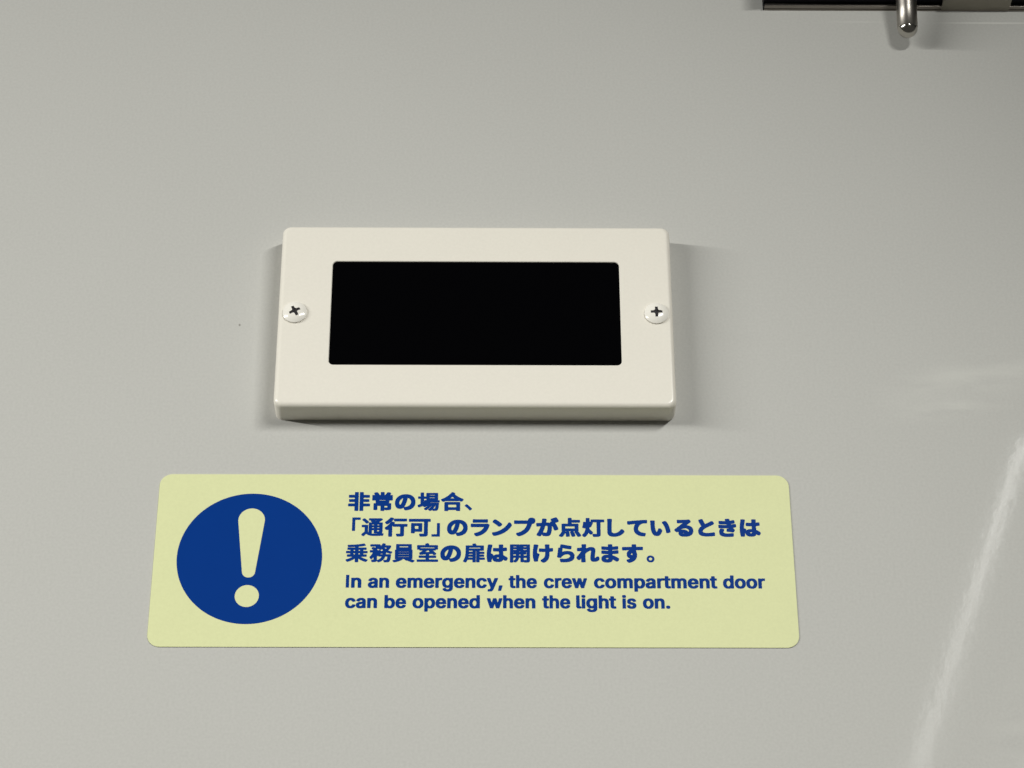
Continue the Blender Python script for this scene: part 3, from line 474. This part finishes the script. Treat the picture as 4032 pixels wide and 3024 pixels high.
行|193 -123 165 -122 155 -118 145 -111 140 -99 139 235 133 236 117 226 103 222 51 222 35 228 -21 293 -26 305 -26 335 -19 353 63 420 144 501 197 565 221 597 226 609 119 529 103 524 51 524 39 529 31 535 -13 597 -16 609 -16 635 -9 653 49 697 103 742 156 793 219 868 239 878 299 878 327 867 381 843 388 833 391 816 395 814 409 818 445 820 919 820 955 818 971 811 977 803 980 793 980 695 973 679 957 671 919 668 445 668 409 670 393 677 385 691 384 763 381 771 375 768 288 669 289 665 293 664 339 663 411 637 422 631 430 615 430 587 427 575 413 551 413 547 417 544 947 544 985 541 1003 531 1008 515 1008 423 1006 411 1001 403 981 394 865 392 857 387 856 -15 847 -53 834 -77 817 -91 797 -101 749 -112 691 -116 579 -116 541 -113 525 -105 519 -95 509 -61 494 -23 494 11 501 25 521 34 555 36 667 34 675 39 675 387 667 392 401 392 365 394 351 400 344 407 340 417 339 439 337 442 325 431 318 417 317 -101 309 -115 293 -122 257 -124
通|59 -95 44 -85 4 -31 0 -21 1 7 4 15 25 38 69 80 141 134 142 355 140 361 135 364 51 364 21 366 11 371 5 379 2 401 2 459 5 481 11 489 19 493 53 496 249 496 281 493 291 487 295 479 298 457 298 135 303 125 319 117 322 125 322 581 324 599 323 604 317 604 273 564 263 559 215 558 203 561 128 643 30 735 26 745 26 769 29 777 36 785 87 826 117 828 139 828 149 825 247 740 305 682 328 653 330 619 335 616 373 620 467 620 475 623 468 629 425 646 415 655 412 667 413 689 427 709 426 713 341 716 327 725 322 751 322 799 326 821 331 827 339 831 373 834 869 835 903 831 952 795 957 787 958 771 957 757 953 748 893 697 803 635 798 629 803 624 813 620 941 618 951 613 957 605 960 581 960 153 956 107 951 91 944 77 923 55 927 53 963 56 991 54 999 51 1006 43 1009 25 1007 7 987 -63 983 -69 973 -75 941 -78 733 -86 529 -86 451 -80 381 -67 321 -47 283 -27 227 12 219 14 203 4 186 -13 121 -91 107 -96;536 39 663 38 707 40 714 43 710 49 705 51 665 46 613 46 581 48 571 53 565 61 562 83 561 204 553 208 485 208 479 206 476 199 476 81 471 49 477 44;718 159 800 161 804 169 803 204 795 208 718 207 714 201 714 167;480 327 557 327 562 333 561 353 553 358 481 357 476 349 476 333;718 327 799 327 804 333 803 353 795 358 719 357 714 349 714 333;480 475 557 475 562 481 561 497 553 502 481 501 476 493 476 481;718 475 799 475 804 481 803 497 795 502 719 501 714 493 714 481;640 701 653 705 659 711 651 714 623 713 621 711 625 707
開|91 -111 67 -110 57 -105 51 -97 48 -75 48 789 51 811 55 819 65 825 99 828 445 828 477 826 487 821 493 813 498 789 498 469 493 445 482 431 501 428 516 431 505 445 500 469 500 789 505 813 511 821 521 826 553 828 907 828 939 826 949 821 955 813 958 789 958 5 951 -41 934 -73 915 -88 895 -96 855 -104 799 -108 729 -108 695 -105 685 -99 675 -80 659 -89 627 -92 573 -92 537 -88 527 -77 524 -55 523 127 515 132 471 132 462 127 449 75 439 47 409 -11 368 -63 327 -97 311 -104 263 -103 254 -99 238 -81 211 -60 206 -65 203 -97 193 -108 155 -112;208 1 215 1 231 13 251 30 267 49 293 90 306 123 303 131 215 134 207 131 206 9;680 25 797 28 800 35 800 125 797 133 679 130 676 123 676 33;210 255 314 257 318 265 317 302 309 306 227 309 217 315 209 331 206 313 206 263;770 255 795 254 800 261 800 421 798 427 793 430 776 427 787 413 790 391 790 341 787 323 783 315 769 308 683 306 676 299 676 265 680 257;472 257 521 258 524 265 522 303 515 306 471 304 468 297 468 265;209 403 212 413 224 427 221 429 211 429 207 426;210 549 335 548 341 553 342 569 339 574 333 576 213 576 208 573 206 567 206 555;660 549 793 548 799 553 800 569 797 574 791 576 663 576 658 573 656 567 656 555;210 689 333 688 340 691 342 701 340 707 333 710 215 710 209 708 206 703 207 693;660 689 791 688 798 691 800 701 798 707 791 710 665 710 659 708 656 703 657 693
非|355 -119 319 -115 309 -109 303 -97 302 113 299 120 63 122 25 125 13 131 7 139 4 153 4 249 9 263 17 269 29 274 65 276 293 276 300 279 302 285 302 343 297 351 103 352 67 355 49 365 44 381 44 473 47 487 53 495 69 502 103 504 297 505 302 513 302 565 300 571 293 574 89 574 53 576 41 581 33 587 28 601 28 701 35 717 55 726 89 728 297 729 302 737 302 849 309 865 325 873 361 876 455 874 475 865 480 857 482 845 482 -93 475 -109 459 -117 421 -120;581 -119 553 -118 541 -113 532 -105 528 -91 528 849 535 865 553 874 589 876 681 874 699 867 707 853 708 737 712 729 967 726 987 717 994 699 994 601 989 587 981 581 969 576 933 574 717 574 711 572 708 565 708 511 713 503 913 502 947 500 963 493 969 485 972 471 972 381 967 365 949 355 913 352 713 351 708 343 709 278 717 274 949 274 993 269 1005 261 1010 249 1010 147 1003 131 983 122 711 118 708 111 708 -89 704 -105 695 -113 681 -118
L,|19 -141 9 -137 4 -131 2 -107 31 75 35 85 42 91 55 94 147 94 163 91 171 79 171 55 119 -131 111 -139 99 -142
L.|65 -25 47 -19 33 -10 17 15 14 27 14 59 24 81 45 101 65 108 123 108 147 100 166 83 175 63 178 33 174 15 168 3 151 -15 135 -23 119 -26
LI|18 -14 138 -14 138 522 18 522
La|117 -29 83 -21 55 -9 29 12 11 35 -1 63 -6 91 -6 129 3 163 15 183 30 199 63 219 91 229 127 237 229 251 238 259 235 275 223 295 209 303 193 307 175 301 155 289 126 255 113 252 79 252 13 273 6 285 9 309 21 333 43 360 73 381 111 397 155 406 227 406 259 401 293 391 321 375 344 353 361 323 369 299 372 279 371 -9 363 -19 351 -22 265 -22 247 -19 199 -30;162 71 173 70 187 73 203 81 219 93 234 117 240 141 238 149 223 150 173 142 151 134 137 124 129 107 133 91 143 80
Lb|189 -29 145 -18 123 -22 35 -22 23 -17 17 -9 16 509 19 521 29 528 125 530 141 527 147 521 150 513 150 407 153 399 193 406 265 406 299 399 325 390 353 372 381 343 406 303 417 271 426 221 426 159 424 137 419 113 407 77 397 57 379 31 345 -1 327 -12 305 -21 263 -30;212 73 221 71 237 77 263 97 281 131 292 183 287 227 271 269 261 283 249 293 235 301 221 306 205 301 191 293 169 269 155 233 149 189 154 147 167 113 185 88
Lc|167 -29 117 -17 85 -1 53 26 29 59 9 103 -2 161 -2 215 9 273 29 317 48 345 79 373 111 391 151 403 173 406 247 406 287 397 325 381 349 364 365 347 381 325 393 299 398 281 395 263 387 256 327 241 283 241 271 247 255 277 235 295 211 306 187 299 174 291 159 275 148 257 138 229 132 187 135 163 143 133 150 115 164 95 180 81 203 71 223 75 241 85 258 103 273 131 289 138 329 138 386 123 397 111 397 87 383 55 370 35 341 6 317 -9 287 -21 247 -30
Ld|157 -29 109 -17 75 2 41 37 15 83 6 109 0 139 -2 213 5 261 19 303 39 337 64 365 85 381 113 395 163 406 231 406 271 400 274 407 274 513 277 521 283 527 299 530 383 530 397 528 405 521 408 509 408 -1 406 -11 399 -19 385 -22 299 -22 279 -18 231 -30;204 71 217 75 235 85 253 105 269 143 276 189 268 241 256 269 245 284 233 294 205 306 189 301 175 293 160 279 151 265 139 233 132 189 139 145 154 107 167 91 177 83 191 75
Le|169 -29 123 -19 85 -1 49 30 27 61 11 97 0 139 -2 211 3 249 19 299 39 333 70 367 97 385 121 396 167 406 241 406 269 401 301 391 327 377 356 353 379 321 391 297 403 255 408 203 406 159 399 151 385 148 143 148 139 146 138 141 143 125 155 103 169 88 189 77 207 70 225 73 245 83 257 93 275 122 283 126 295 128 327 127 390 111 399 101 399 77 389 53 375 32 347 5 315 -13 293 -21 251 -30;144 243 257 242 263 244 265 249 255 271 243 287 221 301 203 306 177 295 159 280 143 255 141 247
Lg|157 -171 99 -157 75 -145 49 -126 29 -103 18 -85 16 -65 19 -55 27 -47 75 -20 117 -18 131 -23 153 -49 169 -61 193 -72 213 -73 238 -65 258 -51 269 -33 273 -13 267 -10 219 -18 175 -18 131 -12 109 -5 81 9 44 41 17 85 7 113 0 143 -2 219 5 263 13 289 31 325 54 355 89 383 121 398 163 406 235 406 277 395 303 402 383 402 397 400 405 393 408 381 408 -35 399 -75 383 -105 363 -128 337 -147 315 -157 251 -172;204 83 215 85 235 95 255 115 270 149 276 185 271 231 265 251 255 271 237 291 219 301 205 306 178 295 155 271 139 235 132 193 140 145 155 115 175 95
Lh|33 -21 21 -15 16 -1 17 515 23 525 35 530 133 529 143 525 149 515 150 407 153 399 193 406 261 406 301 398 325 387 339 378 363 353 378 329 388 301 394 251 393 -7 385 -19 371 -22 281 -22 270 -19 263 -13 260 -1 260 233 257 253 251 271 241 288 225 299 209 305 189 297 172 285 161 269 153 247 150 227 150 -1 148 -11 141 -19 129 -22
Li|33 -21 21 -15 16 -3 17 387 23 397 35 402 133 401 145 395 150 383 149 -7 143 -17 131 -22;61 421 35 428 11 453 6 467 6 497 13 517 22 529 33 537 59 546 107 546 135 537 154 519 161 503 162 467 153 447 137 431 123 424 101 420
Ll|99 -23 61 -11 36 11 22 37 16 69 16 511 23 525 37 530 129 530 141 527 149 517 150 91 153 82 157 77 189 75 201 69 207 57 216 15 215 -7 205 -18 173 -24
Lm|33 -21 21 -15 16 -1 16 381 18 391 23 397 41 402 125 402 145 398 187 408 249 408 287 399 321 377 353 395 387 405 407 408 467 408 501 401 529 389 544 379 565 357 584 323 592 287 592 -1 590 -11 585 -17 569 -22 483 -22 469 -19 462 -11 460 -1 460 255 455 275 449 287 435 299 419 305 403 300 387 288 379 275 372 253 372 -1 370 -11 363 -19 349 -22 261 -22 245 -17 239 -9 238 -1 238 261 233 277 226 289 211 301 199 305 181 297 167 285 157 269 150 245 150 -1 148 -11 141 -19 129 -22
Ln|33 -21 21 -15 16 -1 16 381 19 393 26 399 39 402 125 402 147 396 191 406 263 406 309 395 337 379 362 355 373 337 386 307 392 279 394 249 394 -1 391 -13 384 -19 373 -22 285 -22 271 -20 263 -13 260 -1 260 233 257 253 251 271 241 288 225 299 209 305 189 297 172 285 161 269 153 247 150 227 150 -1 148 -11 141 -19 129 -22
Lo|167 -29 117 -17 85 -1 54 25 31 55 11 97 0 141 -2 213 5 259 15 289 39 333 65 362 95 383 127 397 169 406 245 406 279 400 321 383 356 357 379 329 399 293 413 245 418 191 416 147 408 107 394 71 373 39 343 8 317 -9 287 -21 247 -30;202 71 213 71 231 79 255 99 274 135 282 175 282 205 278 227 263 265 241 291 223 301 209 306 191 301 177 293 156 271 139 231 132 189 139 145 155 107 177 83
Lp|33 -163 21 -157 16 -143 16 381 18 391 25 399 39 402 125 402 147 396 191 406 263 406 299 399 329 387 355 370 387 335 409 295 421 255 426 221 426 155 419 113 399 61 379 31 356 7 333 -9 309 -20 261 -30 195 -30 153 -22 150 -29 150 -145 145 -157 139 -162 127 -164;212 73 221 71 237 77 263 97 281 131 292 183 287 227 271 269 261 283 249 293 235 301 221 306 205 301 191 293 169 269 155 233 149 189 154 147 167 113 185 88
Lr|33 -21 21 -15 16 -1 16 381 19 393 26 399 39 402 123 402 143 398 181 406 257 406 271 403 277 397 280 387 280 319 275 307 259 300 211 302 197 299 169 282 154 257 150 235 150 -1 147 -13 140 -19 127 -22
Ls|139 -29 81 -15 55 -1 34 17 17 39 5 65 0 85 3 107 15 116 67 127 113 127 127 119 137 97 147 84 167 73 183 69 199 73 219 84 229 97 229 109 221 120 203 129 93 159 67 171 50 183 27 209 14 237 10 281 15 313 27 339 46 363 73 383 101 396 151 406 227 406 269 397 303 381 333 353 347 331 359 303 360 285 355 274 345 268 295 257 249 257 235 264 215 295 199 305 187 308 171 303 155 294 148 283 147 273 153 263 169 253 279 223 307 211 328 197 351 171 364 143 368 99 363 67 351 41 341 26 319 5 293 -11 265 -21 223 -30
Lt|131 -25 97 -18 75 -7 52 13 39 35 31 59 28 85 27 301 21 306 -19 308 -25 313 -29 321 -28 391 -23 397 -15 401 19 402 26 405 29 479 35 489 47 494 137 494 153 491 159 485 162 477 164 405 171 402 223 401 233 397 239 387 240 325 235 313 223 307 171 306 163 301 162 103 165 85 171 76 219 76 229 73 235 67 248 19 247 -7 236 -19 207 -26
Lw|119 -21 107 -16 100 -5 -3 335 -14 375 -13 389 -7 397 9 402 99 402 113 400 119 395 124 387 163 247 169 233 173 236 175 243 215 385 221 395 227 400 241 402 329 402 341 400 348 395 354 385 392 243 397 235 403 243 443 385 451 397 467 402 555 402 569 400 575 395 579 387 580 373 575 351 467 -5 459 -17 443 -22 357 -22 343 -20 337 -15 330 -3 288 145 283 150 277 137 236 -5 230 -15 223 -20 211 -22
Ly|65 -167 27 -161 19 -157 14 -151 12 -125 24 -81 30 -71 39 -66 87 -64 95 -60 103 -51 111 -35 121 1 -15 361 -18 381 -15 393 -7 400 7 402 97 402 115 396 122 385 189 199 195 192 201 201 267 383 274 395 281 400 295 402 383 402 399 399 407 387 406 365 245 -55 223 -103 197 -136 163 -157 131 -166
""".strip().split('\n'):
    key, loops = row.split('|')
    GLYPHS[key] = [[tuple(map(int, lp.split()[i:i + 2])) for i in range(0, len(lp.split()), 2)] for lp in loops.split(';')]
ADV = {',': 188, '.': 188, 'I': 178, 'a': 389, 'b': 424, 'c': 396, 'd': 424, 'e': 404, 'g': 425, 'h': 410, 'i': 167, 'l': 189, 'm': 610,
       'n': 410, 'o': 415, 'p': 424, 'r': 259, 's': 372, 't': 227, 'w': 567, 'y': 389}


def lettering(L, placed):
    """placed: (glyph loops, x function, z function); filled flat ink, one mesh"""
    c = bpy.data.curves.new('lettering', 'CURVE')
    c.dimensions = '2D'
    c.fill_mode = 'BOTH'
    bm = bmesh.new()
    for loops, fx, fz in placed:
        c.splines.clear()
        for lp in loops:
            sp_ = c.splines.new('POLY')
            sp_.points.add(len(lp) - 1)
            for q, (x, z) in zip(sp_.points, lp):
                q.co = (fx(x / 1000), fz(z / 1000), 0, 1)
            sp_.use_cyclic_u = True
        o = bpy.data.objects.new('lettering', c)
        COL.objects.link(o)
        me = bpy.data.meshes.new_from_object(o.evaluated_get(bpy.context.evaluated_depsgraph_get()))
        bv = [bm.verts.new(L(v.co.x, -TH - 0.03, v.co.y)) for v in me.vertices]
        for p in me.polygons:
            try:
                bm.faces.new([bv[i] for i in p.vertices])
            except ValueError:
                pass
        bpy.data.objects.remove(o)
        bpy.data.meshes.remove(me)
    bpy.data.curves.remove(c)
    return link('lettering', bm, M_BLUE, stk, smooth=False)


# every character's centre along its line, in millimetres on the sticker
A5 = lambda v: 1330 + 0.452 * v            # measured in the left half of the text
A6 = lambda v: 2150 + 0.4656 * v           # measured in the right half
# for each line: reading at its start, millimetres there, millimetres per unit
ROWS = {54.85: (1372.94, -41.97, 0.08470), 45.35: (1384.24, -40.71, 0.08395), 35.85: (1366.2, -41.92, 0.08346),
        23.32: (1361.64, -41.76, 0.08280), 16.05: (1359.4, -41.70, 0.08238)}


def row_mm(z, u):
    u0, x0, k = ROWS[z]
    return x0 + (u - u0) * k


JP = [
    (54.85, [('非', A5(190)), ('常', A5(392)), ('の', A5(590)), ('場', A5(793)), ('合', A5(998)), ('、', A5(1138))]),
    (45.35, [('「', A5(165)), ('通', A5(308)), ('行', A5(512)), ('可', A5(717)), ('」', A5(857)), ('の', A5(1045)), ('ラ', A5(1243)),
             ('ン', A5(1433)), ('プ', A5(1632)), ('が', A5(1830)), ('点', A6(205)), ('灯', A6(402)), ('し', A6(593)), ('て', A6(775)),
             ('い', A6(970)), ('る', A6(1168)), ('と', A6(1360)), ('き', A6(1537)), ('は', A6(1730))]),
    (35.85, [('乗', A5(170)), ('務', A5(380)), ('員', A5(578)), ('室', A5(785)), ('の', A5(987)), ('扉', A5(1190)), ('は', A5(1392)),
             ('開', A5(1590)), ('け', A5(1790)), ('ら', A6(170)), ('れ', A6(357)), ('ま', A6(545)), ('す', A6(735)), ('。', A6(885))]),
]
EM = 7.12
for zc, chars in JP:
    placed = []
    for ch, u in chars:
        g, xc = GLYPHS[ch], row_mm(zc, u)
        xs_ = [p[0] for lp in g for p in lp]
        mid = (min(xs_) + max(xs_)) / 2000
        placed.append((g, lambda x, xc=xc, mid=mid: xc + (x - mid) * EM * 1.02, lambda z, zc=zc: zc + (z - 0.378) * EM))
    lettering(L, placed)
EZ = 8.6
EN = [
    (23.32, [('In', A5(70), A5(205)), ('an', A5(262), A5(447)), ('emergency,', A5(505), A5(1435)), ('the', A5(1487), A5(1735)),
             ('crew', A5(1795), A5(2172)), ('compartment', A6(405), A6(1450)), ('door', A6(1498), A6(1856))]),
    (16.05, [('can', A5(63), A5(342)), ('be', A5(405), A5(595)), ('opened', A5(650), A5(1238)), ('when', A5(1298), A5(1722)),
             ('the', A5(1780), A5(2027)), ('light', A6(255), A6(596)), ('is', A6(645), A6(766)), ('on.', A6(820), A6(1052))]),
]
for zb_, words in EN:
    placed = []
    for word, ua, ub in words:
        xa_, xb_ = row_mm(zb_, ua), row_mm(zb_, ub)
        pen, items = 0, []
        for ch in word:
            items.append((GLYPHS['L' + ch], pen))
            pen += ADV[ch] / 1000 + 0.018
        xs_ = [p[0] / 1000 + o_ for g, o_ in items for lp in g for p in lp]
        lo, hi = min(xs_), max(xs_)
        for g, o_ in items:
            placed.append((g, lambda x, o_=o_, lo=lo, k=(xb_ - xa_) / (hi - lo), xa_=xa_: xa_ + (x + o_ - lo) * k, lambda z: zb_ + z * EZ))
    lettering(L, placed)

# ------------------------------------------------------------------ black housing on the wall, upper right, seen from below
org = P(190, 0, 300)
L = Loc(org)
pan = empty('black_housing', org)
tag(pan, 'black housing with a thin steel lip and a grey steel bracket, behind the hanging rod', 'housing')
PX0, PX1, PZ0, PZ1, PD = 107.6, 300, 264.6, 340, 18


def box_bm(bm, x0, x1, y0, y1, z0, z1, bev=0.0):
    b = bmesh.new()
    bmesh.ops.create_cube(b, size=1)
    for v in b.verts:
        v.co = L(x0 + (v.co.x + .5) * (x1 - x0), y0 + (v.co.y + .5) * (y1 - y0), z0 + (v.co.z + .5) * (z1 - z0))
    if bev:
        bmesh.ops.bevel(b, geom=b.edges[:], offset=bev * MM, segments=2, affect='EDGES', profile=0.5)
    me = bpy.data.meshes.new('tmp')
    b.to_mesh(me)
    b.free()
    bm.from_mesh(me)
    bpy.data.meshes.remove(me)


bm = bmesh.new()
box_bm(bm, PX0 + .35, PX1, -0.7, 12, PZ0, PZ0 + 1.25, 0.08)
box_bm(bm, PX0 + .35, PX1, -1.05, -0.71, PZ0 + 0.25, PZ0 + 1.25)
box_bm(bm, PX0 + .35, PX1, -2.7, -1.06, PZ0 + 0.05, PZ0 + 1.25, 0.08)
link('steel_lip', bm, M_STEEL, pan)
bm = bmesh.new()
box_bm(bm, PX0, PX1, -PD, 12, PZ0 + 1.3, PZ1, 0.4)
box_bm(bm, PX0, PX0 + .33, -2.8, 12, PZ0, PZ0 + 1.28)
link('case', bm, M_GLASS, pan)
bm = bmesh.new()
box_bm(bm, 174.9, 200.6, -9.0, -0.1, PZ0 + 0.02, PZ0 + 1.6, 0.12)
link('bracket', bm, M_TAB, pan)

# ------------------------------------------------------------------ hanging steel rod
RX, RY, RZ, RR = 159.9, -6.7, 246.5, 3.8
LEAN = math.radians(15)      # its foot leans in towards the wall
org = P(RX, RY, RZ)
N = 64


def lathe(prof, cap_top):
    bm = bmesh.new()
    prev = None
    for r, h_ in prof:
        if r == 0:
            prev = bm.verts.new((0, 0, h_ * MM))
            continue
        ring = [bm.verts.new((r * MM * math.cos(2 * math.pi * i / N), r * MM * math.sin(2 * math.pi * i / N), h_ * MM)) for i in range(N)]
        if isinstance(prev, bmesh.types.BMVert):
            for i in range(N):
                bm.faces.new((prev, ring[i], ring[(i + 1) % N]))
        elif prev:
            bridge(bm, prev, ring)
        prev = ring
    if cap_top:
        bm.faces.new(prev)
    return bm


rod = link('hanging_rod', lathe([(RR - .12, RR), (RR, RR + .12), (RR, 12), (RR, 23.2)], True), M_BRUSHED, None, angle=50)
rod.location = org
rod.rotation_euler = (LEAN, 0, 0)
tag(rod, 'steel rod with a polished rounded tip hanging below the black housing', 'rod')
dome = [(RR * math.sin(a) * 0.985, RR * (1 - math.cos(a))) for a in [math.pi / 2 * i / 16 for i in range(17)]]
link('rounded_tip', lathe(dome, True), M_CHROME, rod, angle=60)
